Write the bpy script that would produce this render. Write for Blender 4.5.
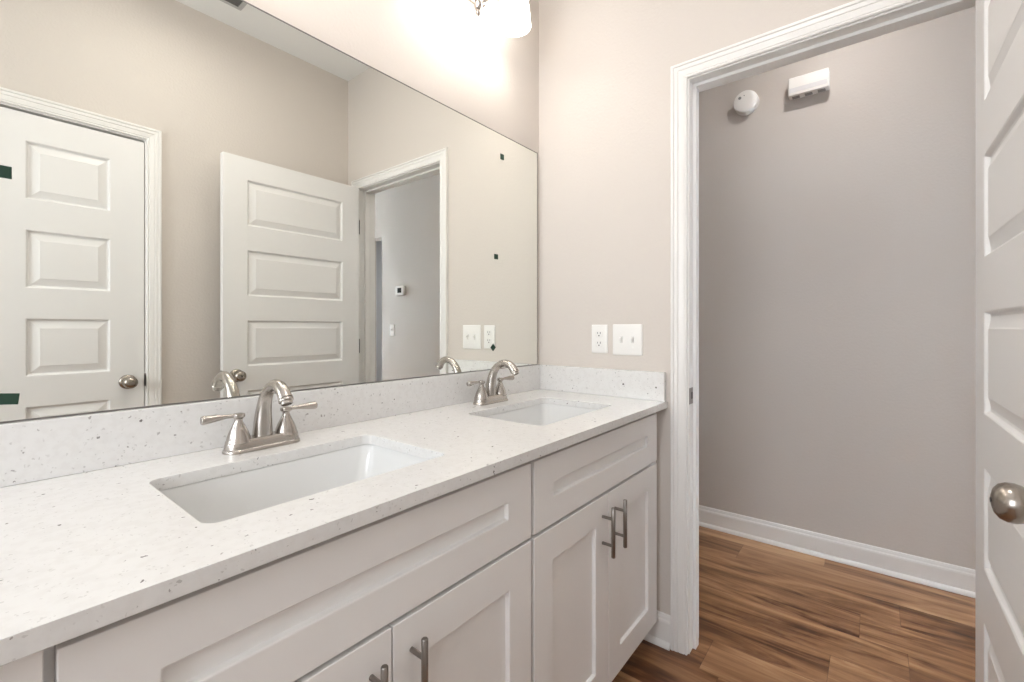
import bpy, bmesh, math, random
from mathutils import Matrix, Vector
random.seed(4)
PI = math.pi
SC = bpy.context.scene
COL = SC.collection
for _o in list(bpy.data.objects):
    bpy.data.objects.remove(_o)

# ------------------------------------------------------------------ camera
cd = bpy.data.cameras.new('camera')
cd.sensor_width = 36.0
cd.lens = 453.6 / 1024 * 36
cd.shift_x = 0.0025
cd.shift_y = -0.0130
cd.clip_start = 0.01
cam = bpy.data.objects.new('camera', cd)
COL.objects.link(cam)
cam.location = (-1.6555, -1.1630, 1.1610)
cam.rotation_euler = (PI / 2, 0, math.radians(38.79 - 90))
SC.camera = cam

# ------------------------------------------------------------------ world, exposure, lights
SC.view_settings.view_transform = 'Standard'
SC.view_settings.look = 'None'
SC.view_settings.gamma = 1.0
SC.view_settings.use_curve_mapping = False
SC.view_settings.exposure = 0.06
w = bpy.data.worlds.new('world')
SC.world = w
w.use_nodes = True
w.node_tree.nodes['Background'].inputs[0].default_value = (0.80, 0.88, 1.0, 1)
w.node_tree.nodes['Background'].inputs[1].default_value = 1.0

P_VANITY = 0.25        # each vanity bulb
P_CEIL = 4.6          # added bathroom ceiling light, out of view
P_HALL = 5.0         # hall recessed light
P_BACK = 13.0         # fill light at the added window behind the viewer
P_HALL_FILL = 160.0       # fill light at the added hall window
E_SHADE = 7.0


def light(name, kind, loc, power, color, size=0.05, rot=(0, 0, 0), parent=None, spot=None):
    l = bpy.data.lights.new(name, kind)
    l.energy = power
    l.color = color
    if kind == 'AREA':
        l.shape = 'DISK'
        l.size = size
    else:
        l.shadow_soft_size = size
    if spot:
        l.spot_size = spot
        l.spot_blend = 0.9
    o = bpy.data.objects.new(name, l)
    COL.objects.link(o)
    o.location = loc
    o.rotation_euler = rot
    if parent:
        o.parent = parent
    return o


# ------------------------------------------------------------------ materials
def mat(name, color, rough=0.5, metal=0.0, spec=0.5, bump=None, emit=None, coat=0.0):
    m = bpy.data.materials.new(name)
    m.use_nodes = True
    nt = m.node_tree
    b = nt.nodes['Principled BSDF']
    b.inputs['Base Color'].default_value = (*color, 1)
    b.inputs['Roughness'].default_value = rough
    b.inputs['Metallic'].default_value = metal
    b.inputs['Specular IOR Level'].default_value = spec
    b.inputs['Coat Weight'].default_value = coat
    if emit:
        b.inputs['Emission Color'].default_value = (*emit[0], 1)
        b.inputs['Emission Strength'].default_value = emit[1]
    if bump:
        sc, st, dist = bump
        tc = nt.nodes.new('ShaderNodeTexCoord')
        n = nt.nodes.new('ShaderNodeTexNoise')
        n.inputs['Scale'].default_value = sc
        n.inputs['Detail'].default_value = 3
        bp = nt.nodes.new('ShaderNodeBump')
        bp.inputs['Strength'].default_value = st
        bp.inputs['Distance'].default_value = dist
        nt.links.new(tc.outputs['Object'], n.inputs['Vector'])
        nt.links.new(n.outputs['Fac'], bp.inputs['Height'])
        nt.links.new(bp.outputs['Normal'], b.inputs['Normal'])
    return m


M_wall = mat('greige_wall_paint', (0.665, 0.61, 0.56), 0.6, spec=0.3, bump=(95, 0.25, 0.004))
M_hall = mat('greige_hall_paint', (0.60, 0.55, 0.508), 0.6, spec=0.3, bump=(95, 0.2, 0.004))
M_far = mat('cool_grey_paint', (0.60, 0.61, 0.63), 0.6, spec=0.3)
M_ceil = mat('ceiling_paint', (0.87, 0.865, 0.85), 0.8, spec=0.2, bump=(70, 0.3, 0.004))
M_trim = mat('white_trim_enamel', (0.83, 0.81, 0.785), 0.33, spec=0.45)
M_door = mat('white_door_enamel', (0.82, 0.805, 0.79), 0.38, spec=0.45)
M_cab = mat('white_cabinet_lacquer', (0.88, 0.865, 0.85), 0.38, spec=0.4)
M_cabin = mat('cabinet_face_frame', (0.55, 0.53, 0.50), 0.5)
M_sink = mat('sink_porcelain', (0.75, 0.75, 0.74), 0.08, spec=0.6, coat=0.5)
M_nickel = mat('brushed_nickel', (0.47, 0.435, 0.40), 0.27, 1.0, bump=(400, 0.05, 0.001))
M_pull = mat('satin_nickel_pull', (0.29, 0.265, 0.245), 0.3, 1.0)
M_knob = mat('aged_nickel_knob', (0.38, 0.34, 0.30), 0.26, 1.0)
M_mirror = mat('mirror_silver', (0.90, 0.915, 0.875), 0.0, 1.0)
M_medge = mat('mirror_edge', (0.17, 0.16, 0.15), 0.35, 0.3)
M_plastic = mat('white_plastic', (0.84, 0.82, 0.79), 0.35)
M_plate = mat('cover_plate_plastic', (0.88, 0.86, 0.83), 0.3)
M_slot = mat('dark_slot', (0.035, 0.03, 0.03), 0.6)
M_tape = mat('green_tape', (0.008, 0.04, 0.022), 0.6)
M_hinge = mat('dark_hinge_metal', (0.06, 0.055, 0.05), 0.5, 0.5)  # dark metal of the open door's hinges
M_bulb = mat('bulb_glow', (1, 1, 1), 0.5, emit=((1, 0.95, 0.88), 8))
M_shade = mat('frosted_shade_glass', (0.95, 0.94, 0.92), 0.35, emit=((1.0, 0.965, 0.92), E_SHADE))
M_diff = mat('fill_lamp_diffuser', (0.95, 0.95, 0.95), 0.5, emit=((1, 0.95, 0.88), 5))  # glow of the added ceiling lamp
M_hdiff = mat('hall_lens', (0.95, 0.95, 0.95), 0.5, emit=((1, 0.95, 0.9), 5))
M_fill_pane = mat('fill_glow_pane', (0.8, 0.85, 0.9), 0.2, emit=((0.82, 0.91, 1.0), 5.5))  # glowing pane of the two added windows
M_display = mat('thermostat_screen', (0.03, 0.035, 0.035), 0.15)
M_ventdark = mat('vent_throat', (0.14, 0.14, 0.135), 0.7)
M_chrome = mat('drain_chrome', (0.7, 0.7, 0.69), 0.12, 1.0)
M_caulk = mat('clear_caulk', (0.8, 0.79, 0.77), 0.4)


def nodes(m):
    nt = m.node_tree
    def N(t, **kw):
        n = nt.nodes.new(t)
        for k, v in kw.items():
            setattr(n, k, v)
        return n
    def M(op, a, b=None, c=None):
        n = nt.nodes.new('ShaderNodeMath')
        n.operation = op
        for i, x in enumerate((a, b, c)):
            if x is None:
                continue
            if isinstance(x, (int, float)):
                n.inputs[i].default_value = x
            else:
                nt.links.new(x, n.inputs[i])
        return n.outputs[0]
    return nt, N, M


def quartz():
    m = mat('speckled_white_quartz', (0.86, 0.85, 0.835), 0.2, spec=0.5)
    nt, N, M = nodes(m)
    b = nt.nodes['Principled BSDF']
    tc = N('ShaderNodeTexCoord')
    warp = N('ShaderNodeTexNoise')
    warp.inputs['Scale'].default_value = 130
    warp.inputs['Detail'].default_value = 2
    vm = N('ShaderNodeVectorMath', operation='MULTIPLY_ADD')
    nt.links.new(warp.outputs['Color'], vm.inputs[0])
    nt.links.new(tc.outputs['Object'], warp.inputs['Vector'])
    vm.inputs[1].default_value = (0.012, 0.012, 0.012)
    nt.links.new(tc.outputs['Object'], vm.inputs[2])

    def specks(scale, rad, keep):
        v = N('ShaderNodeTexVoronoi')
        v.inputs['Scale'].default_value = scale
        nt.links.new(vm.outputs[0], v.inputs['Vector'])
        sep = N('ShaderNodeSeparateColor')
        nt.links.new(v.outputs['Color'], sep.inputs[0])
        r = M('MULTIPLY', sep.outputs[1], rad)
        inside = M('LESS_THAN', v.outputs['Distance'], r)
        k = M('GREATER_THAN', sep.outputs[0], 1 - keep)
        tone = M('MULTIPLY_ADD', sep.outputs[2], 0.75, 0.25)
        return M('MULTIPLY', M('MULTIPLY', inside, k), tone)
    big = specks(62, 0.22, 0.20)
    mid = specks(105, 0.26, 0.30)
    fine = specks(185, 0.36, 0.42)
    mottle = N('ShaderNodeTexNoise')
    mottle.inputs['Scale'].default_value = 70
    mottle.inputs['Detail'].default_value = 5
    nt.links.new(tc.outputs['Object'], mottle.inputs['Vector'])
    r = N('ShaderNodeValToRGB')
    r.color_ramp.elements[0].position = 0.38
    r.color_ramp.elements[0].color = (0.735, 0.722, 0.705, 1)
    r.color_ramp.elements[1].position = 0.55
    r.color_ramp.elements[1].color = (0.765, 0.755, 0.74, 1)
    nt.links.new(mottle.outputs['Fac'], r.inputs[0])
    def over(base, fac, col):
        mx = N('ShaderNodeMix', data_type='RGBA')
        nt.links.new(fac, mx.inputs[0])
        nt.links.new(base, mx.inputs[6])
        mx.inputs[7].default_value = (*col, 1)
        return mx.outputs[2]
    c = over(r.outputs[0], M('MULTIPLY', fine, 0.6), (0.46, 0.44, 0.42))
    c = over(c, M('MULTIPLY', mid, 0.85), (0.27, 0.25, 0.235))
    c = over(c, big, (0.13, 0.115, 0.11))
    nt.links.new(c, b.inputs['Base Color'])
    return m


def wood():
    m = mat('walnut_plank_floor', (0.3, 0.17, 0.09), 0.36, spec=0.45)
    nt, N, M = nodes(m)
    b = nt.nodes['Principled BSDF']
    tc = N('ShaderNodeTexCoord')
    s = N('ShaderNodeSeparateXYZ')
    nt.links.new(tc.outputs['Object'], s.inputs[0])
    W, L = 0.178, 1.22
    px = M('DIVIDE', M('ADD', s.outputs[0], 5.03), W)
    row = M('FLOOR', px)
    wn = N('ShaderNodeTexWhiteNoise', noise_dimensions='1D')
    nt.links.new(row, wn.inputs['W'])
    py = M('ADD', M('DIVIDE', M('ADD', s.outputs[1], 9.0), L), wn.outputs['Value'])
    seg = M('FLOOR', py)
    idn = M('ADD', M('MULTIPLY', row, 7.31), M('MULTIPLY', seg, 3.77))
    wn2 = N('ShaderNodeTexWhiteNoise', noise_dimensions='1D')
    nt.links.new(idn, wn2.inputs['W'])
    # grain coordinates, long in y, shifted per board
    cmb = N('ShaderNodeCombineXYZ')
    nt.links.new(M('MULTIPLY', s.outputs[0], 8.5), cmb.inputs[0])
    nt.links.new(M('MULTIPLY', s.outputs[1], 1.15), cmb.inputs[1])
    nt.links.new(M('MULTIPLY', wn2.outputs['Value'], 40), cmb.inputs[2])
    n1 = N('ShaderNodeTexNoise')
    n1.inputs['Scale'].default_value = 1.3
    n1.inputs['Detail'].default_value = 7
    n1.inputs['Roughness'].default_value = 0.58
    n1.inputs['Distortion'].default_value = 1.0
    nt.links.new(cmb.outputs[0], n1.inputs['Vector'])
    cmb2 = N('ShaderNodeCombineXYZ')
    nt.links.new(M('MULTIPLY', s.outputs[0], 70), cmb2.inputs[0])
    nt.links.new(M('MULTIPLY', s.outputs[1], 2.6), cmb2.inputs[1])
    nt.links.new(M('MULTIPLY', wn2.outputs['Value'], 17), cmb2.inputs[2])
    n2 = N('ShaderNodeTexNoise')
    n2.inputs['Scale'].default_value = 1.5
    n2.inputs['Detail'].default_value = 4
    nt.links.new(cmb2.outputs[0], n2.inputs['Vector'])
    f = M('ADD', M('MULTIPLY', n1.outputs['Fac'], 0.86), M('MULTIPLY', n2.outputs['Fac'], 0.14))
    f = M('ADD', f, M('MULTIPLY', M('SUBTRACT', wn2.outputs['Value'], 0.5), 0.13))
    r = N('ShaderNodeValToRGB')
    e = r.color_ramp.elements
    e[0].position = 0.30
    e[0].color = (0.045, 0.018, 0.009, 1)
    e[1].position = 0.74
    e[1].color = (0.52, 0.31, 0.165, 1)
    for p, c in ((0.395, (0.125, 0.048, 0.018, 1)), (0.475, (0.235, 0.106, 0.043, 1)), (0.575, (0.345, 0.178, 0.082, 1))):
        k = e.new(p)
        k.color = c
    nt.links.new(f, r.inputs[0])
    gx = M('FRACT', px)
    gy = M('FRACT', py)
    gap = M('MAXIMUM', M('LESS_THAN', gx, 0.008), M('LESS_THAN', gy, 0.0016))
    mx = N('ShaderNodeMix', data_type='RGBA')
    nt.links.new(M('MULTIPLY', gap, 0.45), mx.inputs[0])
    nt.links.new(r.outputs[0], mx.inputs[6])
    mx.inputs[7].default_value = (0.05, 0.025, 0.014, 1)
    nt.links.new(mx.outputs[2], b.inputs['Base Color'])
    bp = N('ShaderNodeBump')
    bp.inputs['Strength'].default_value = 0.12
    bp.inputs['Distance'].default_value = 0.002
    nt.links.new(n2.outputs['Fac'], bp.inputs['Height'])
    nt.links.new(bp.outputs['Normal'], b.inputs['Normal'])
    return m


M_quartz = quartz()
M_wood = wood()


# ------------------------------------------------------------------ mesh helpers
def finish(name, bm, m, parent=None, smooth=False, bevel=0.0, seg=2, kind=None, auto=None):
    bmesh.ops.remove_doubles(bm, verts=bm.verts, dist=1e-6)
    bmesh.ops.recalc_face_normals(bm, faces=bm.faces)
    me = bpy.data.meshes.new(name)
    bm.to_mesh(me)
    bm.free()
    for mm in (m if isinstance(m, (list, tuple)) else [m]):
        me.materials.append(mm)
    o = bpy.data.objects.new(name, me)
    COL.objects.link(o)
    if smooth:
        for p in me.polygons:
            p.use_smooth = True
        try:
            me.set_sharp_from_angle(angle=math.radians(auto or 40))
        except Exception:
            pass
    if bevel:
        b = o.modifiers.new('bevel', 'BEVEL')
        b.width = bevel
        b.segments = seg
        b.limit_method = 'ANGLE'
        b.angle_limit = math.radians(40)
    if parent:
        o.parent = parent
    if kind:
        o['kind'] = kind
    return o


def box(bm, x0, x1, y0, y1, z0, z1, mi=0):
    v = [bm.verts.new((x, y, z)) for x in (x0, x1) for y in (y0, y1) for z in (z0, z1)]
    for f in ((0, 1, 3, 2), (4, 6, 7, 5), (0, 4, 5, 1), (2, 3, 7, 6), (0, 2, 6, 4), (1, 5, 7, 3)):
        bm.faces.new([v[i] for i in f]).material_index = mi
    return bm


def B(*a):
    bm = bmesh.new()
    for q in a:
        box(bm, *q)
    return bm


def rings(bm, loops, cap0=True, cap1=True, closed=True, mi=0):
    rs = [[bm.verts.new(p) for p in L] for L in loops]
    n = len(rs[0])
    for a, b in zip(rs, rs[1:]):
        for i in range(n if closed else n - 1):
            j = (i + 1) % n
            bm.faces.new((a[i], a[j], b[j], b[i])).material_index = mi
    if cap0:
        bm.faces.new(rs[0]).material_index = mi
    if cap1:
        bm.faces.new(rs[-1]).material_index = mi
    return rs


def circ(c, r, u, v, n=28, ru=1.0, rv=1.0):
    return [c + u * (r * ru * math.cos(2 * PI * i / n)) + v * (r * rv * math.sin(2 * PI * i / n)) for i in range(n)]


def lathe(bm, prof, o=(0, 0, 0), axis='z', n=32, cap0=True, cap1=True, ru=1, rv=1, sign=1):
    o = Vector(o)
    ax = {'z': (Vector((1, 0, 0)), Vector((0, 1, 0)), Vector((0, 0, 1))),
          'y': (Vector((1, 0, 0)), Vector((0, 0, 1)), Vector((0, 1, 0))),
          'x': (Vector((0, 1, 0)), Vector((0, 0, 1)), Vector((1, 0, 0)))}[axis]
    return rings(bm, [circ(o + ax[2] * (h * sign), max(r, 1e-5), ax[0], ax[1], n, ru, rv) for r, h in prof], cap0, cap1)


def tube(bm, pts, rad, n=20, cap=True, up=(1, 0, 0), sub=6, flat=1.0):
    # Catmull-Rom through pts with radii, circular sections
    P = [Vector(p) for p in pts]
    R = list(rad)
    Q, S = [], []
    m = len(P)
    for i in range(m - 1):
        p0, p1, p2, p3 = P[max(i - 1, 0)], P[i], P[i + 1], P[min(i + 2, m - 1)]
        for k in range(sub):
            t = k / sub
            Q.append(0.5 * ((2 * p1) + (p2 - p0) * t + (2 * p0 - 5 * p1 + 4 * p2 - p3) * t * t + (3 * p1 - p0 - 3 * p2 + p3) * t ** 3))
            S.append(R[i] + (R[i + 1] - R[i]) * t)
    Q.append(P[-1])
    S.append(R[-1])
    L = []
    u0 = Vector(up)
    for i, q in enumerate(Q):
        d = (Q[min(i + 1, len(Q) - 1)] - Q[max(i - 1, 0)]).normalized()
        v = d.cross(u0).normalized()
        u = v.cross(d).normalized()
        L.append(circ(q, S[i], u, v, n, flat, 1))
    rings(bm, L, cap, cap)


def rrect(cx, cy, hx, hy, r, z, n=7):
    out = []
    for qx, qy, a0 in ((1, 1, 0), (-1, 1, 90), (-1, -1, 180), (1, -1, 270)):
        for k in range(n):
            a = math.radians(a0 + 90 * k / (n - 1))
            out.append(Vector((cx + qx * (hx - r) + r * math.cos(a), cy + qy * (hy - r) + r * math.sin(a), z)))
    return out


def empty(name, loc, label=None, cat=None, group=None, kind=None, rotz=0):
    o = bpy.data.objects.new(name, None)
    o.empty_display_size = 0.05
    COL.objects.link(o)
    o.location = loc
    o.rotation_euler = (0, 0, rotz)
    tag(o, label, cat, group, kind)
    return o


def tag(o, label=None, cat=None, group=None, kind=None):
    for k, v in (('label', label), ('category', cat), ('group', group), ('kind', kind)):
        if v:
            o[k] = v
    return o


def struct(name, bm, m, label=None, **kw):
    o = finish(name, bm, m, **kw)
    o['kind'] = 'structure'
    if label:
        o['label'] = label
    return o


# slab with recessed panels; local x 0..W, z 0..H, front at y=0 (faces -y), back at y=T
def panel_slab(bm, W, H, T, panels, prof, both=False):
    xs = sorted({0, W, *[p[0] for p in panels], *[p[1] for p in panels]})
    zs = sorted({0, H, *[p[2] for p in panels], *[p[3] for p in panels]})
    sides = [(0.0, 1)] + ([(T, -1)] if both else [])
    for y, s in sides:
        for i in range(len(xs) - 1):
            for j in range(len(zs) - 1):
                x0, x1, z0, z1 = xs[i], xs[i + 1], zs[j], zs[j + 1]
                isp = any(abs(p[0] - x0) < 1e-6 and abs(p[2] - z0) < 1e-6 for p in panels)
                if not isp:
                    bm.faces.new([bm.verts.new(c) for c in ((x0, y, z0), (x1, y, z0), (x1, y, z1), (x0, y, z1))])
                else:
                    L = []
                    for ins, d in prof:
                        yy = y + s * d
                        L.append([(x0 + ins, yy, z0 + ins), (x1 - ins, yy, z0 + ins), (x1 - ins, yy, z1 - ins), (x0 + ins, yy, z1 - ins)])
                    rings(bm, L, cap0=False, cap1=True)
    if not both:
        bm.faces.new([bm.verts.new(c) for c in ((0, T, 0), (W, T, 0), (W, T, H), (0, T, H))])
    # rim faces, split at the same coordinates so the mesh stays watertight
    def q(a, b, c, d):
        bm.faces.new([bm.verts.new(k) for k in (a, b, c, d)])
    for i in range(len(xs) - 1):
        for z in (0, H):
            q((xs[i], 0, z), (xs[i + 1], 0, z), (xs[i + 1], T, z), (xs[i], T, z))
    for j in range(len(zs) - 1):
        for x in (0, W):
            q((x, 0, zs[j]), (x, 0, zs[j + 1]), (x, T, zs[j + 1]), (x, T, zs[j]))


DOORP = [(0, 0), (0.003, 0.002), (0.007, 0.0100), (0.012, 0.0110), (0.038, 0.0030), (0.041, 0.0015), (0.044, 0.0015)]
SHAKER = [(0, 0), (0.0012, 0.0015), (0.002, 0.0105), (0.006, 0.0105)]

# ------------------------------------------------------------------ room shell
ZC = 2.777
W = 1.536
JL, JR, JH = -0.6515, -1.412, 2.042       # doorway opening between the jambs
TW = 0.115                              # wall thickness
HX = 1.139
YN, YF = 0.30, -5.2
struct('floor', B((-3.3, 2.9, YF, YN + .1, -0.05, 0.0)), M_wood)
struct('ceiling', B((-3.3, 2.9, YF, YN + .1, ZC, ZC + 0.08)), M_ceil)
struct('wall_left', B((-3.3, 0.0, 0.0, 0.1, 0, ZC)), M_wall)
struct('wall_back', B((-3.3, -3.2, -W - 0.1, -1.35, 0, ZC), (-3.3, -3.2, -0.25, 0.0, 0, ZC), (-3.3, -3.2, -1.35, -0.25, 0, 0.95), (-3.3, -3.2, -1.35, -0.25, 2.15, ZC)), M_wall)
win = struct('fill_window_2', B((-3.28, -3.19, -1.35, -1.30, 0.95, 2.15), (-3.28, -3.19, -0.30, -0.25, 0.95, 2.15), (-3.28, -3.19, -1.30, -0.30, 0.95, 1.0),  # added window, unseen, gives fill from behind the camera
                           (-3.28, -3.19, -1.30, -0.30, 2.10, 2.15), (-3.27, -3.20, -1.30, -0.30, 1.53, 1.57)), M_trim)
finish('fill_pane', B((-3.25, -3.24, -1.30, -0.30, 1.0, 2.10)), M_fill_pane, win)
wb = light('bathroom_window_fill', 'AREA', (-3.17, -0.80, 1.55), P_BACK, (0.93, 0.96, 1.0), 1.0, (0, -PI / 2, 0))  # fill light in front of the added window
wb.data.shape = 'RECTANGLE'
wb.data.size = 1.1
wb.data.size_y = 1.0
# end wall with the doorway
struct('wall_end', B((0, TW, JL + 0.018, YN, 0, ZC), (0, TW, JR - 0.018, JL + 0.018, JH + 0.018, ZC),
                     (0, TW, YF, JR - 0.018, 0, ZC)), M_wall)
# right wall with the closet doorway
CX0, CX1, CH = -1.575, -1.0635, 2.046
struct('wall_right', B((CX1 + 0.018, 0, -W - 0.1, -W, 0, ZC), (-3.2, CX0 - 0.018, -W - 0.1, -W, 0, ZC),
                       (CX0 - 0.018, CX1 + 0.018, -W - 0.1, -W, CH + 0.018, ZC)), M_wall)
struct('wall_closet', B((-2.2, 0, -W - 0.75, -W - 0.70, 0, ZC)), M_wall)
# hallway walls
struct('wall_hall', B((HX, HX + 0.12, -2.765, YN, 0, ZC), (HX, HX + 0.12, -3.70, -2.765, 2.09, ZC), (HX, HX + 0.12, YF, -3.70, 0, ZC)), M_hall)
struct('wall_hall_left', B((TW, HX, YN - 0.1 + 0.1, YN + 0.1, 0, ZC)), M_hall)
struct('wall_far_room', B((2.7, 2.8, YF, -1.5, 0, ZC), (HX + .12, 2.7, -1.6, -1.5, 0, ZC)), M_far)
struct('wall_hall_far', B((TW, 0.33, YF, YF + 0.1, 0, ZC), (0.93, 2.7, YF, YF + 0.1, 0, ZC),
                          (0.33, 0.93, YF, YF + 0.1, 0, 0.5), (0.33, 0.93, YF, YF + 0.1, 2.2, ZC)), M_hall)
win = struct('fill_window_1', B((0.33, 0.38, YF + 0.02, YF + 0.12, 0.5, 2.2), (0.88, 0.93, YF + 0.02, YF + 0.12, 0.5, 2.2),  # added window, unseen, brightens the hall
                           (0.38, 0.88, YF + 0.02, YF + 0.12, 0.5, 0.55), (0.38, 0.88, YF + 0.02, YF + 0.12, 2.15, 2.2),
                           (0.38, 0.88, YF + 0.03, YF + 0.08, 1.33, 1.37)), M_trim)
finish('fill_pane', B((0.38, 0.88, YF + 0.04, YF + 0.05, 0.55, 2.15)), M_fill_pane, win)
wl = light('hall_window_fill', 'AREA', (0.63, YF + 0.16, 1.35), P_HALL_FILL, (0.76, 0.88, 1.0), 0.6, (-PI / 2, 0, 0))  # fill light in front of the added hall window
wl.data.shape = 'RECTANGLE'
wl.data.size = 0.5
wl.data.size_y = 1.5
fl = light('far_room_fill', 'AREA', (2.0, -3.0, ZC - 0.03), 50, (0.85, 0.92, 1.0), 0.5)  # bare fill light added to brighten the room beyond the hall


# casing: moulded profile swept up, across and down around an opening
CAS = [(0.0, 0.0), (0.0, 0.009), (0.0035, 0.0115), (0.008, 0.009), (0.011, 0.0115), (0.027, 0.0135),
       (0.029, 0.0115), (0.032, 0.0150), (0.042, 0.0150), (0.044, 0.0130), (0.047, 0.0175), (0.054, 0.0175), (0.0565, 0.014), (0.0565, 0.0)]


def casing(bm, a0, a1, h, put):
    # a0<a1 opening in the wall's own axis; put(a, z, t) -> world point
    L = []
    for corner in range(4):
        row = []
        for u, t in CAS:
            a = (a0 - u) if corner in (0, 1) else (a1 + u)
            z = 0.0 if corner in (0, 3) else h + u
            row.append(put(a, z, t))
        L.append(row)
    rings(bm, L)


bm = bmesh.new()
casing(bm, JR - 0.005, JL + 0.005, JH + 0.005, lambda a, z, t: (-t, a, z))
struct('trim_1', bm, M_trim, 'moulded casing around the bathroom doorway')
bm = bmesh.new()
casing(bm, JR - 0.005, JL + 0.005, JH + 0.005, lambda a, z, t: (TW + t, a, z))
struct('trim_2', bm, M_trim)
bm = B((0, TW, JL, JL + 0.0175, 0, JH + 0.0175), (0, TW, JR - 0.0175, JR, 0, JH + 0.0175), (0, TW, JR, JL, JH, JH + 0.0175),
       (0.040, 0.074, JL - 0.011, JL, 0, JH), (0.040, 0.074, JR, JR + 0.011, 0, JH), (0.040, 0.074, JR + 0.011, JL - 0.011, JH - 0.011, JH))
jamb = struct('trim_3', bm, M_trim, 'door jamb with raised stop', bevel=0.0012)
bm = B((-0.0005, 0.0385, JL - 0.0015, JL + 0.0005, 0.888, 0.946))
st = finish('strike_plate', bm, M_pull, jamb, bevel=0.0008)
st['label'] = 'brushed nickel strike plate in the jamb'
finish('latch_hole', B((0.020, 0.032, JL - 0.0022, JL - 0.0014, 0.906, 0.930)), M_slot, st)
bm = bmesh.new()
casing(bm, CX0 - 0.005, CX1 + 0.005, CH + 0.005, lambda a, z, t: (a, -W + t, z))
struct('trim_4', bm, M_trim, 'moulded casing around the closet door')
bm = B((CX1, CX1 + 0.0175, -W - 0.1, -W, 0, CH + 0.0175), (CX0 - 0.0175, CX0, -W - 0.1, -W, 0, CH + 0.0175), (CX0, CX1, -W - 0.1, -W, CH, CH + 0.0175),
       (CX0, CX0 + 0.011, -W - 0.075, -W - 0.04, 0, CH), (CX1 - 0.011, CX1, -W - 0.075, -W - 0.04, 0, CH), (CX0 + .011, CX1 - .011, -W - 0.075, -W - 0.04, CH - .011, CH))
cj = struct('trim_5', bm, M_trim, 'closet door jamb')
s2 = finish('strike_plate', B((CX1 - 0.003, CX1 + 0.0048, -W - 0.004, -W + 0.0008, 0.885, 0.945)), M_pull, cj)
finish('lip', B((CX1 - 0.0030, CX1 + 0.0015, -W + 0.0008, -W + 0.0065, 0.892, 0.938)), M_slot, s2)

# baseboards
BASE = [(0.0, 0.0), (0.026, 0.0), (0.0258, 0.006), (0.023, 0.013), (0.018, 0.018), (0.0135, 0.020), (0.0135, 0.085), (0.012, 0.092), (0.0085, 0.096), (0.0075, 0.104), (0.005, 0.111), (0.0, 0.113)]


def base(name, p0, p1, nx, ny, mi=False):
    bm = bmesh.new()
    rings(bm, [[(p[0] + nx * d, p[1] + ny * d, z) for d, z in BASE] for p in (p0, p1)])
    return struct(name, bm, M_trim)


base('baseboard_hall', (HX, -2.76), (HX, YN), -1, 0)
base('baseboard_end', (0, JL + 0.0615), (0, -0.46), -1, 0)
base('baseboard_hall_near', (TW, JL + 0.062), (TW, YN), 1, 0)
base('baseboard_right', (CX1 + 0.0615, -W), (0, -W), 0, 1)
base('baseboard_right_rear', (-3.2, -W), (CX0 - 0.0615, -W), 0, 1)


# ------------------------------------------------------------------ doors
def five_panel(W_, H_, stile):
    top = H_ - 0.112
    return [(stile, W_ - stile, top - i * 0.362 - 0.237, top - i * 0.362) for i in range(5)]


def knob(parent, loc, sgn, oval=(1.0, 1.0), keyed=False):
    """door knob on a rosette; local y axis, sgn is the way it sticks out"""
    bm = bmesh.new()
    lathe(bm, [(0.033, 0), (0.033, 0.003), (0.030, 0.007), (0.022, 0.010), (0.0135, 0.012), (0.0115, 0.022), (0.0125, 0.030),
               (0.019, 0.034), (0.0245, 0.040), (0.0272, 0.048), (0.0268, 0.056), (0.0235, 0.063), (0.017, 0.068), (0.008, 0.0705), (0.001, 0.071)],
          loc, 'y', 36, sign=sgn, rv=1.0)
    k = finish('door_handle', bm, M_knob, parent, smooth=True, auto=50)
    k['label'] = 'round satin nickel door knob'
    if keyed:
        bm = bmesh.new()
        lathe(bm, [(0.0035, 0), (0.0035, 0.0016)], (loc[0], loc[1] + sgn * 0.0700, loc[2]), 'y', 12, sign=sgn)
        finish('privacy_pin', bm, M_slot, k)
    return k


# open entrance door: hinged on the right jamb, swung back almost square to the end wall.
# local x runs from the free edge to the hinge edge, local front (y=0) is the face towards the room (-y)
DW, DH, DT = 0.762, 2.024, 0.035
d1 = empty('door_1', (-0.031, -1.4035, 0.011), 'open white five panel door swung into the bathroom', kind='structure', rotz=math.radians(0.0))
bm = bmesh.new()
panel_slab(bm, DW, DH, DT, five_panel(DW, DH, 0.112), DOORP, both=True)
for v in bm.verts:
    v.co.x -= DW
    v.co.y += 0.0065
leaf = finish('door_leaf', bm, M_door, d1, bevel=0.001)
knob(d1, (-0.702, 0.0065, 0.908), -1)
knob(d1, (-0.702, 0.0065 + DT, 0.908), 1, keyed=True)
finish('latch', B((-DW - 0.0012, -DW + 0.001, 0.0125, 0.0355, 0.88, 0.937), (-DW - 0.009, -DW, 0.018, 0.030, 0.900, 0.917)), M_pull, d1)
for z in (0.26, 1.035, 1.79):
    bm = bmesh.new()
    lathe(bm, [(0.0055, 0), (0.0055, 0.089)], (0.0265, -0.0005, z - 0.045), 'z', 14)
    box(bm, 0.0005, 0.003, 0.006, 0.038, z - 0.045, z + 0.044)
    box(bm, 0.0005, 0.0265, -0.0015, 0.0005, z - 0.045, z + 0.044)
    box(bm, 0.0005, 0.003, -0.0015, 0.006, z - 0.045, z + 0.044)
    h = finish('hinge', bm, M_hinge, d1, smooth=True)

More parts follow.
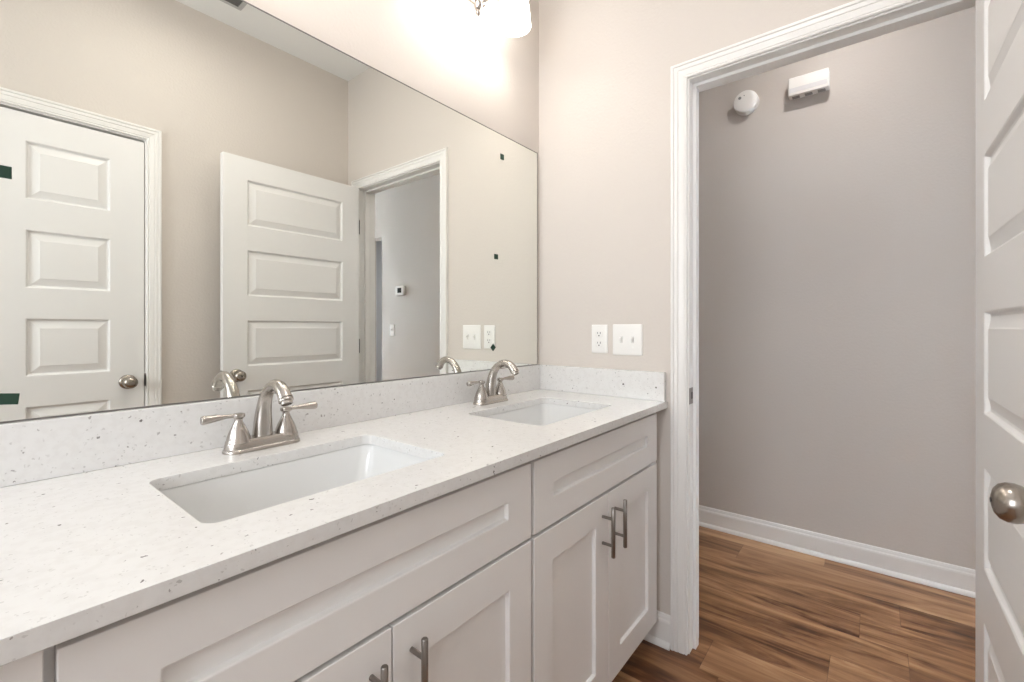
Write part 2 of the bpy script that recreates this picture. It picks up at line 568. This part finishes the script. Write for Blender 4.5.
# closet door: shut, face flush with the wall
cw = (CX1 - 0.003) - (CX0 + 0.003)
d2 = empty('door_2', (CX1 - 0.003, -W - 0.001, 0.011), 'shut narrow white five panel closet door', kind='structure', rotz=PI)
bm = bmesh.new()
panel_slab(bm, cw, DH, DT, five_panel(cw, DH, 0.121), DOORP)
finish('door_leaf', bm, M_door, d2, bevel=0.001)
knob(d2, (0.060, 0.0, 0.900), -1)
for z in (0.26, 1.035, 1.79):
    bm = bmesh.new()
    lathe(bm, [(0.0055, 0), (0.0055, 0.089)], (cw + 0.003, -0.006, z - 0.045), 'z', 14)
    finish('hinge', bm, M_pull, d2, smooth=True)

# ------------------------------------------------------------------ vanity
CT, CB = 0.892, 0.8685            # countertop top and underside
CF = -0.576
FD = -0.551                      # front of doors
FF = -0.531                      # face frame
VX0 = -1.745
SX = (-1.2095, -0.4185)
SHX = (0.2245, 0.2190)
SY, SHY = -0.3115, 0.1455


def bar_pull(parent, x, z0, z1):
    bm = bmesh.new()
    yc = FD - 0.034
    lathe(bm, [(0.0048, 0), (0.0058, 0.0012), (0.0058, z1 - z0 - 0.0012), (0.0048, z1 - z0)], (x, yc, z0), 'z', 20)
    b = finish('handle', bm, M_pull, parent, smooth=True)
    b['label'] = 'satin nickel bar pull'
    zc = (z0 + z1) / 2
    for dz in (-0.038, 0.038):
        bm = bmesh.new()
        lathe(bm, [(0.0045, 0), (0.0045, 0.031)], (x, FD, zc + dz), 'y', 14, sign=-1)
        finish('post', bm, M_pull, b, smooth=True)
    return b


def front(name, x0, x1, z0, z1, sx, sz, parent, label=None):
    bm = bmesh.new()
    panel_slab(bm, x1 - x0, z1 - z0, 0.0195, [(sx, x1 - x0 - sx, sz, z1 - z0 - sz)], SHAKER)
    for v in bm.verts:
        v.co += Vector((x0, FD, z0))
    o = finish(name, bm, M_cab, parent, bevel=0.0012)
    if label:
        o['label'] = label
    return o


def vanity(x0, x1, cutl, cutr, seam, label):
    """face frame cabinet with a false drawer front over two shaker doors; x0..x1 is the carcass"""
    t = empty('vanity_cabinet', ((x0 + x1) / 2, -0.30, 0), label, 'cabinet', 'vanity cabinets under the countertop')
    ox = Vector(((x0 + x1) / 2, -0.30, 0))
    bm = B((x0, x0 + 0.016, FF, -0.003, 0.102, 0.868), (x1 - 0.016, x1, FF, -0.003, 0.102, 0.868),
           (x0 + 0.016, x1 - 0.016, -0.012, -0.003, 0.102, 0.868), (x0 + 0.016, x1 - 0.016, FF + .019, -0.012, 0.102, 0.118),
           (x0, x1, -0.475, -0.459, 0.001, 0.102), (x0, x0 + .016, -0.459, -0.003, 0.001, 0.102), (x1 - .016, x1, -0.459, -0.003, 0.001, 0.102))
    body = finish('body', bm, M_cab, t)
    bm = B((x0 + .016, x0 + 0.04, FF, FF + 0.019, 0.102, 0.868), (x1 - 0.04, x1 - .016, FF, FF + 0.019, 0.102, 0.868),
           (x0 + 0.04, x1 - 0.04, FF, FF + 0.019, 0.83, 0.868), (x0 + 0.04, x1 - 0.04, FF, FF + 0.019, 0.102, 0.14), (x0 + 0.04, x1 - 0.04, FF, FF + 0.019, 0.66, 0.70))
    finish('face_frame', bm, M_cab, t)
    front('drawer_front', cutl, cutr, 0.6815, 0.8510, 0.082, 0.066, t, 'fixed shaker drawer front')
    dl = front('door', cutl, seam - 0.0015, 0.100, 0.6725, 0.078, 0.078, t)
    dr = front('door', seam + 0.0015, cutr, 0.100, 0.6725, 0.078, 0.078, t)
    bar_pull(dl, seam - 0.0400, 0.506, 0.648)
    bar_pull(dr, seam + 0.0390, 0.506, 0.648)
    for o in [t] + list(t.children_recursive):
        pass
    for c in t.children:
        c.location = c.location - ox
    return t


va = vanity(-0.809, -0.0005, -0.8030, -0.044, -0.4245, 'white shaker vanity cabinet next to the doorway wall, both bar pulls fully in view')
vb = vanity(-1.6005, -0.8095, -1.5880, -0.8145, -1.1985, 'white shaker vanity cabinet nearest the camera, under the sink with the larger faucet')
fp = tag(finish('filler_panel', B((VX0 + 0.008, -1.5970, FD + 0.002, FF - 0.0008, 0.1005, 0.8675), (VX0 + 0.008, -1.6015, FF - 0.0008, -0.003, 0.1005, 0.8675), (VX0 + 0.008, -1.6015, -0.475, -0.01, 0.001, 0.1005)), M_cab, bevel=0.0012),
         'white end panel closing the near left end of the vanity under the countertop corner', 'panel')

# countertop with two undermount cut-outs
ct = empty('countertop', (-0.87, -0.29, CB), 'long white speckled quartz countertop over both vanity cabinets', 'countertop')
bm = bmesh.new()
loops = [[Vector((VX0, CF, CT)), Vector((0, CF, CT)), Vector((0, -0.0005, CT)), Vector((VX0, -0.0005, CT))]]
for cx, hx in zip(SX, SHX):
    loops.append(list(reversed(rrect(cx, SY, hx, SHY, 0.023, CT, 8))))
es = []
for L in loops:
    vs = [bm.verts.new(p) for p in L]
    es += [bm.edges.new((vs[i], vs[(i + 1) % len(vs)])) for i in range(len(vs))]
bmesh.ops.triangle_fill(bm, use_beauty=True, edges=es)
r = bmesh.ops.extrude_face_region(bm, geom=bm.faces[:])
for v in [g for g in r['geom'] if isinstance(g, bmesh.types.BMVert)]:
    v.co.z = CB
for v in bm.verts:
    v.co -= Vector((-0.87, -0.29, CB))
bmesh.ops.dissolve_limit(bm, angle_limit=0.01, verts=bm.verts, edges=bm.edges)
finish('slab', bm, M_quartz, ct, bevel=0.0018)
ST = CT + 0.1055
o = finish('backsplash', B((VX0 + .87, 0 + .87 - 0.0005, -0.02 + .29, -0.0005 + .29, CT - CB + 0.0002, ST - CB)), M_quartz, ct, bevel=0.0012)
o['label'] = 'quartz backsplash under the mirror'
o = finish('side_splash', B((-0.02 + .87, .87 - .0005, CF + 0.006 + .29, -0.0202 + .29, CT - CB + 0.0002, ST - CB)), M_quartz, ct, bevel=0.0012)
o['label'] = 'short quartz splash along the doorway wall'


# sinks
def sink(cx, hx, label):
    t = empty('sink', (cx, SY, CB - 0.15), label, 'sink', 'undermount vanity sinks')
    bm = bmesh.new()
    z0 = 0.15 - 0.0005
    hy = SHY
    L = [rrect(0, 0, hx + 0.03, hy + 0.028, 0.04, z0 - 0.010), rrect(0, 0, hx + 0.03, hy + 0.028, 0.04, z0),
         rrect(0, 0, hx + 0.004, hy + 0.003, 0.028, z0), rrect(0, 0, hx + 0.002, hy + 0.001, 0.028, z0 - 0.004),
         rrect(0, 0, hx - 0.004, hy - 0.003, 0.030, z0 - 0.025), rrect(0, 0, hx - 0.025, hy - 0.014, 0.034, z0 - 0.085),
         rrect(0, 0, hx - 0.040, hy - 0.024, 0.036, z0 - 0.112), rrect(0, 0, hx - 0.060, hy - 0.042, 0.034, z0 - 0.124),
         rrect(0, 0, hx - 0.095, hy - 0.075, 0.030, z0 - 0.129), rrect(0, 0, 0.040, 0.030, 0.027, z0 - 0.134), rrect(0, 0, 0.0235, 0.0232, 0.023, z0 - 0.136)]
    rings(bm, L, cap0=False, cap1=False)
    o = finish('basin', bm, M_sink, t, smooth=True, auto=60)
    m = o.modifiers.new('solid', 'SOLIDIFY')
    m.thickness = 0.006
    m.offset = -1
    bm = bmesh.new()
    lathe(bm, [(0.0245, 0.0125), (0.0245, 0.0155), (0.020, 0.0165), (0.0185, 0.013), (0.0165, 0.011), (0.016, 0.014), (0.006, 0.016), (0.001, 0.0162)], (0, 0, 0), 'z', 28)
    finish('drain', bm, M_chrome, t, smooth=True)
    return t


sink(SX[0], SHX[0], 'rectangular white undermount sink nearest the camera')
sink(SX[1], SHX[1], 'rectangular white undermount sink by the doorway wall')


# faucets
def faucet(x, y, label):
    t = empty('faucet', (x, y, CT + 0.0003), label, 'faucet', 'two-handle faucets behind the sinks')
    bm = bmesh.new()
    L = [rrect(0, 0, hx, hy, r, z, 9) for hx, hy, r, z in
         ((0.0815, 0.0270, 0.0262, 0.0), (0.0820, 0.0275, 0.0268, 0.003), (0.0805, 0.0262, 0.0255, 0.0065), (0.0785, 0.0242, 0.0238, 0.008),
          (0.0780, 0.0237, 0.0233, 0.014), (0.0765, 0.0222, 0.0218, 0.0215), (0.0735, 0.0195, 0.0190, 0.0245), (0.0725, 0.0180, 0.0176, 0.0265), (0.070, 0.016, 0.0156, 0.0270))]
    rings(bm, L)
    finish('base', bm, M_nickel, t, smooth=True, auto=35)
    bm = bmesh.new()
    tube(bm, [(0, 0.004, 0.020), (0, 0.0015, 0.055), (0, -0.004, 0.088), (0, -0.017, 0.117), (0, -0.040, 0.1370), (0, -0.067, 0.1440),
              (0, -0.093, 0.1350), (0, -0.108, 0.1180)],
         [0.0215, 0.0190, 0.0158, 0.0135, 0.0125, 0.0126, 0.0135, 0.0146], n=26, sub=7)
    sp = finish('spout', bm, M_nickel, t, smooth=True, auto=50)
    bm = bmesh.new()
    d = Vector((0, -0.50, -0.87)).normalized()
    c = Vector((0, -0.108, 0.1180))
    u, v = Vector((1, 0, 0)), d.cross(Vector((1, 0, 0)))
    rings(bm, [circ(c + d * h, r, u, v, 24) for r, h in ((0.0146, 0), (0.0152, 0.001), (0.0150, 0.0050), (0.0115, 0.0060), (0.0120, 0.0115), (0.0095, 0.0125), (0.0090, 0.0085))])
    finish('aerator', bm, M_nickel, sp, smooth=True)
    for s in (-1, 1):
        bm = bmesh.new()
        lathe(bm, [(0.0255, 0.0205), (0.0255, 0.0235), (0.0235, 0.0255), (0.0232, 0.0285), (0.0218, 0.034), (0.0182, 0.044), (0.0135, 0.054), (0.0098, 0.062), (0.0082, 0.067),
                   (0.0078, 0.0700), (0.0086, 0.0720), (0.0120, 0.0745), (0.0128, 0.0765), (0.0122, 0.0815), (0.007, 0.0832), (0.0005, 0.0836)],
              (s * 0.0510, 0, 0), 'z', 30)
        h = finish('handle', bm, M_nickel, t, smooth=True, auto=45)
        bm = bmesh.new()
        tube(bm, [(s * 0.058, 0, 0.0785), (s * 0.074, 0, 0.0787), (s * 0.090, -0.001, 0.0786), (s * 0.106, -0.002, 0.0783), (s * 0.119, -0.003, 0.0780), (s * 0.1225, -0.003, 0.0780)],
             [0.0042, 0.0046, 0.0066, 0.0088, 0.0098, 0.0080], n=18, up=(0, 0, 1), sub=4, flat=0.95)
        finish('lever', bm, M_nickel, h, smooth=True, auto=50)
    bm = bmesh.new()
    lathe(bm, [(0.0022, 0.0), (0.0022, 0.034), (0.0045, 0.036), (0.0052, 0.040), (0.004, 0.044), (0.0005, 0.0455)], (0, 0.0205, 0.0215), 'z', 14)
    finish('lift_rod', bm, M_nickel, t, smooth=True)
    return t


faucet(-1.2050, -0.0870, 'brushed nickel two-handle faucet at the sink nearest the camera')
faucet(-0.4225, -0.0870, 'brushed nickel two-handle faucet at the sink by the doorway wall')

# ------------------------------------------------------------------ mirror and the tape left on it
bm = bmesh.new()
box(bm, -1.735, -0.0195, -0.0055, -0.0004, 0.9995, 1.930)
mo = finish('mirror', bm, [M_medge, M_mirror])
for p in mo.data.polygons:
    if p.normal.y < -0.9:
        p.material_index = 1
tag(mo, 'large frameless wall mirror above the backsplash spanning both sinks', 'mirror')
# thin dark polished edge strips
finish('mirror_edge', B((-1.735, -0.0190, -0.0064, -0.0002, 0.9978, 1.0010), (-1.735, -0.0190, -0.0064, -0.0002, 1.9292, 1.9318), (-0.0200, -0.0178, -0.0064, -0.0002, 0.9978, 1.9318)), M_medge, mo)
for x, z, a, sx, sz, lab in ((-0.2620, 1.843, 0, 0.0105, 0.0110, 'small green tape square on the mirror, topmost of three by the doorway wall'),
                     (-0.2990, 1.440, 0, 0.0110, 0.0100, 'small green tape square halfway up the mirror by the doorway wall'),
                     (-0.3170, 1.084, 45, 0.0105, 0.0105, 'green tape square turned as a diamond low on the mirror beside the switch plate reflection'),
                     (-1.5935, 1.427, 0, 0.0100, 0.0105, 'dark green tape piece at mid height on the left edge of the mirror view'),
                     (-1.5900, 1.039, 6, 0.0150, 0.0095, 'dark green tape piece low at the left just above the backsplash')):
    bm = B((-sx, sx, -0.0012, 0, -sz, sz))
    o = finish('tape_piece', bm, M_tape, bevel=0.0008)
    o.location = (x, -0.0057, z)
    o.rotation_euler = (0, math.radians(a), 0)
    tag(o, lab, 'tape', 'green tape pieces stuck on the mirror')


# ------------------------------------------------------------------ vanity light fixtures
def fixture(xc, label):
    t = empty('vanity_light', (xc, 0, 2.42), label, 'wall lamp')
    bm = bmesh.new()
    L = [[Vector((p.x, -yy, p.y)) for p in rrect(0, 0, hx, hz, r, 0, 8)] for hx, hz, r, yy in
         ((0.120, 0.055, 0.050, 0.0005), (0.120, 0.055, 0.050, 0.010), (0.112, 0.047, 0.044, 0.018), (0.100, 0.036, 0.034, 0.022))]
    rings(bm, L)
    finish('backplate', bm, M_nickel, t, smooth=True, auto=35)
    bm = bmesh.new()
    tube(bm, [(-0.13, -0.128, 0.045), (-0.100, -0.100, -0.010), (-0.055, -0.082, -0.075), (0, -0.075, -0.112), (0.055, -0.082, -0.075), (0.100, -0.100, -0.010), (0.13, -0.128, 0.045)],
         [0.006] * 7, n=14, up=(0, 1, 0.3), sub=6)
    finish('arm', bm, M_nickel, t, smooth=True)
    bm = bmesh.new()
    tube(bm, [(0, -0.020, -0.010), (0, -0.055, -0.065), (0, -0.075, -0.112)], [0.009, 0.007, 0.009], n=14)
    lathe(bm, [(0.001, -0.160), (0.006, -0.156), (0.009, -0.149), (0.006, -0.141), (0.012, -0.135), (0.016, -0.124), (0.012, -0.110), (0.001, -0.104)], (0, -0.075, 0), 'z', 18)
    finish('finial', bm, M_nickel, t, smooth=True)
    for s in (-1, 1):
        c = Vector((s * 0.135, -0.130, 0))
        bm = bmesh.new()
        prof = [(0.024, 0.040), (0.027, 0.036), (0.036, 0.022), (0.045, -0.005), (0.0515, -0.045), (0.0570, -0.095), (0.0610, -0.135), (0.0625, -0.150), (0.0600, -0.1505), (0.0585, -0.135), (0.0545, -0.095), (0.049, -0.045), (0.0425, -0.005), (0.033, 0.020), (0.024, 0.033)]
        lathe(bm, prof, c, 'z', 36, cap0=False, cap1=False)
        finish('lamp_shade', bm, M_shade, t, smooth=True, auto=60)['label'] = 'flared frosted glass shade open at the bottom'
        bm = bmesh.new()
        lathe(bm, [(0.006, 0.075), (0.012, 0.068), (0.026, 0.060), (0.030, 0.045), (0.028, 0.034), (0.018, 0.028), (0.018, 0.002), (0.001, 0.002)], c, 'z', 24)
        finish('socket', bm, M_nickel, t, smooth=True)
        bm = bmesh.new()
        lathe(bm, [(0.001, -0.098), (0.014, -0.094), (0.025, -0.082), (0.029, -0.066), (0.026, -0.050), (0.017, -0.030), (0.013, -0.010), (0.013, 0.0)], c, 'z', 24)
        finish('bulb', bm, M_bulb, t, smooth=True)
        light('bulb_light', 'POINT', (c.x, c.y, -0.128), P_VANITY, (1.0, 0.94, 0.87), 0.03, parent=t)
    return t


fixture(-0.478, 'two-shade vanity light above the mirror near the doorway wall')
fixture(-1.245, 'unseen two-shade vanity light added above the mirror towards the camera')  # second fixture, added out of view for its light

# flush ceiling lamp added out of view as bathroom fill light
t = empty('fill_ceiling_lamp', (-1.00, -0.92, ZC), 'unseen round fill lamp added in the middle of the bathroom ceiling', 'ceiling lamp')
bm = bmesh.new()
lathe(bm, [(0.17, 0), (0.17, 0.02), (0.16, 0.026), (0.155, 0.02)], (0, 0, -0.0005), 'z', 40, sign=-1)
finish('rim', bm, M_nickel, t, smooth=True)
bm = bmesh.new()
lathe(bm, [(0.154, 0.012), (0.150, 0.030), (0.12, 0.05), (0.07, 0.062), (0.001, 0.066)], (0, 0, 0), 'z', 40, sign=-1)
finish('diffuser', bm, M_diff, t, smooth=True)
light('fill_ceiling_light', 'AREA', (0, 0, -0.075), P_CEIL, (1.0, 0.955, 0.91), 0.28, parent=t)

# hall recessed lights
def recessed(y, power, label):
    t = empty('recessed_light', (0.64, y, ZC), label, 'ceiling light', 'recessed lights along the hall ceiling')
    bm = bmesh.new()
    lathe(bm, [(0.095, 0.0), (0.095, 0.004), (0.080, 0.007), (0.074, 0.003)], (0, 0, -0.0005), 'z', 36, sign=-1)
    finish('trim_ring', bm, M_plastic, t, smooth=True)
    bm = bmesh.new()
    lathe(bm, [(0.073, 0.001), (0.073, 0.004), (0.001, 0.005)], (0, 0, 0), 'z', 36, sign=-1)
    finish('lens', bm, M_hdiff, t, smooth=True)
    light('recessed_lamp', 'AREA', (0, 0, -0.012), power, (1.0, 0.95, 0.90), 0.09, parent=t)


recessed(-1.03, P_HALL, 'round recessed ceiling light in the hall straight outside the doorway')
recessed(-3.30, P_HALL * 0.25, 'unseen recessed ceiling light added further down the hall past the thermostat')  # added out of view to spread more light along the hall

# ceiling supply register
t = empty('ceiling_vent', (-0.87, -1.275, ZC), 'rectangular slatted air vent on the bathroom ceiling', 'vent')
finish('frame', B((-0.155, 0.155, -0.080, -0.060, -0.008, -0.0005), (-0.155, 0.155, 0.060, 0.080, -0.008, -0.0005), (-0.155, -0.135, -0.060, 0.060, -0.008, -0.0005), (0.135, 0.155, -0.060, 0.060, -0.008, -0.0005)),
       mat('vent_frame', (0.5, 0.5, 0.49), 0.5), t, bevel=0.0015)
finish('throat', B((-0.135, 0.135, -0.06, 0.06, -0.0015, -0.0006)), M_ventdark, t)
for i in range(7):
    bm = B((-0.134, 0.134, -0.0075, 0.0075, -0.0006, 0.0006))
    s = finish('slat', bm, M_ventdark, t)
    s.location = (0, -0.048 + i * 0.016, -0.006)
    s.rotation_euler = (math.radians(35), 0, 0)


# ------------------------------------------------------------------ wall plates on the end wall (x = 0, facing -x)
def plate_mesh(bm, hw, hh, t=0.0055):
    # local: y across, z up, x towards the viewer is negative
    L = [[Vector((-d, p.x, p.y)) for p in rrect(0, 0, hw - i, hh - i, 0.004, 0, 5)] for d, i in ((0.0, 0), (0.0025, 0.0), (0.0045, 0.0018), (t, 0.0045))]
    rings(bm, L)


def screw(parent, y, z, x=-0.0055, m=None):
    bm = bmesh.new()
    lathe(bm, [(0.0030, 0), (0.0030, 0.0006), (0.0024, 0.001)], (x, y, z), 'x', 12, sign=-1)
    s = finish('screw', bm, m or M_plate, parent)
    return s


t = empty('power_outlet', (-0.0004, -0.3005, 1.116), 'white two-socket power outlet on the doorway wall', 'outlet')
bm = bmesh.new()
plate_mesh(bm, 0.0352, 0.0572)
finish('cover_plate', bm, M_plate, t, smooth=True, auto=30)
for dz in (-0.0195, 0.0195):
    bm = bmesh.new()
    L = [[Vector((-d, p.x, p.y + dz)) for p in rrect(0, 0, 0.0172 - i, 0.0140 - i, 0.009, 0, 8)] for d, i in ((0.005, 0), (0.0068, 0.0), (0.0074, 0.0008))]
    rings(bm, L)
    rc = finish('receptacle', bm, M_plastic, t, smooth=True, auto=30)
    finish('slot', B((-0.0078, -0.0072, -0.0075, -0.0052, dz + 0.000, dz + 0.0080), (-0.0078, -0.0072, 0.0050, 0.0072, dz + 0.001, dz + 0.0075), (-0.0078, -0.0072, -0.0026, 0.0026, dz - 0.0085, dz - 0.0040)), M_slot, rc)
screw(t, 0, 0)


def switch_plate(loc, n, label, hw, rot=0):
    t = empty('light_switch', loc, label, 'switch', rotz=rot)
    bm = bmesh.new()
    plate_mesh(bm, hw, 0.0600 if n == 2 else 0.0572)
    finish('cover_plate', bm, M_plate, t, smooth=True, auto=30)
    for i in range(n):
        yy = (i - (n - 1) / 2) * -0.046
        bm = bmesh.new()
        pts = [(-0.0052, 0.0115), (-0.0062, 0.0115), (-0.0150, 0.0000 + 0.0075), (-0.0158, 0.0035), (-0.0062, -0.0115), (-0.0052, -0.0115)]
        rings(bm, [[(x, yy + s * 0.0038, z) for x, z in pts] for s in (-1, 1)])
        finish('toggle', bm, M_plastic, t, bevel=0.0007)
        finish('toggle_slot', B((-0.0060, -0.0054, yy - 0.0052, yy + 0.0052, -0.0125, 0.0125)), mat('toggle_slot_shade', (0.62, 0.60, 0.58), 0.5), t)
        for dz in (-0.030, 0.030):
            screw(t, yy, dz)
    return t


switch_plate((-0.0004, -0.4190, 1.1145), 2, 'white double toggle switch plate beside the doorway casing', 0.0605)

# ------------------------------------------------------------------ hallway wall devices (x = HX, facing -x)
t = empty('smoke_detector', (HX - 0.0004, -0.6120, 2.404), 'round white smoke detector high on the hall wall', 'smoke detector')
bm = bmesh.new()
lathe(bm, [(0.0615, 0), (0.0615, 0.010), (0.060, 0.012), (0.0595, 0.016)], (0, 0, 0), 'x', 44, sign=-1)
finish('mounting_base', bm, M_plastic, t, smooth=True, auto=30)
bm = bmesh.new()
lathe(bm, [(0.0575, 0.016), (0.0575, 0.018), (0.0600, 0.020), (0.0600, 0.038), (0.0580, 0.044), (0.053, 0.0475), (0.030, 0.0490), (0.001, 0.0495)], (0, 0, 0), 'x', 44, sign=-1)
finish('cover', bm, M_plastic, t, smooth=True, auto=50)
bm = bmesh.new()
lathe(bm, [(0.0080, 0.045), (0.0080, 0.0500), (0.0070, 0.0510)], (0, 0.026, 0.022), 'x', 20, sign=-1)
finish('test_button', bm, mat('grey_button', (0.25, 0.26, 0.25), 0.5), t)
finish('status_light', B((-0.0500, -0.047, 0.002, 0.006, 0.028, 0.032)), M_slot, t)

t = empty('door_chime', (HX - 0.0004, -0.9030, 2.402), 'white rectangular door chime box high on the hall wall', 'door chime')
bm = bmesh.new()
rings(bm, [[Vector((-d, p.x, p.y)) for p in rrect(0, 0, 0.086 - i, 0.047 - i, 0.004, 0, 5)] for d, i in ((0.0, 0.004), (0.012, 0.004), (0.012, 0.0), (0.056, 0.0), (0.060, 0.003))])
finish('cover', bm, M_plastic, t, smooth=True, auto=30)
finish('front_band', B((-0.0610, -0.0598, -0.080, 0.080, -0.032, -0.008)), mat('chime_band', (0.70, 0.69, 0.70), 0.4), t, bevel=0.0005)
for i, yy in enumerate((-0.055, 0.0, 0.055)):
    finish('terminal', B((-0.046, -0.018, yy - 0.016, yy + 0.016, -0.0490, -0.0468)), mat('chime_terminal', (0.30, 0.28, 0.26), 0.6), t)

# thermostat and single switch further along the hall (seen in the mirror)
t = empty('thermostat', (HX - 0.0004, -2.447, 1.522), 'small white thermostat with a dark screen on the hall wall', 'thermostat')
bm = bmesh.new()
rings(bm, [[Vector((-d, p.x, p.y)) for p in rrect(0, 0, 0.066 - i, 0.047 - i, 0.014, 0, 6)] for d, i in ((0.0, 0.004), (0.006, 0.0), (0.022, 0.0), (0.026, 0.004))])
finish('housing', bm, M_plastic, t, smooth=True, auto=30)
finish('screen', B((-0.0268, -0.0255, -0.030, 0.030, -0.022, 0.026)), M_display, t)
t = switch_plate((HX - 0.0004, -2.592, 1.137), 1, 'single white switch plate below the thermostat on the hall wall', 0.0352)
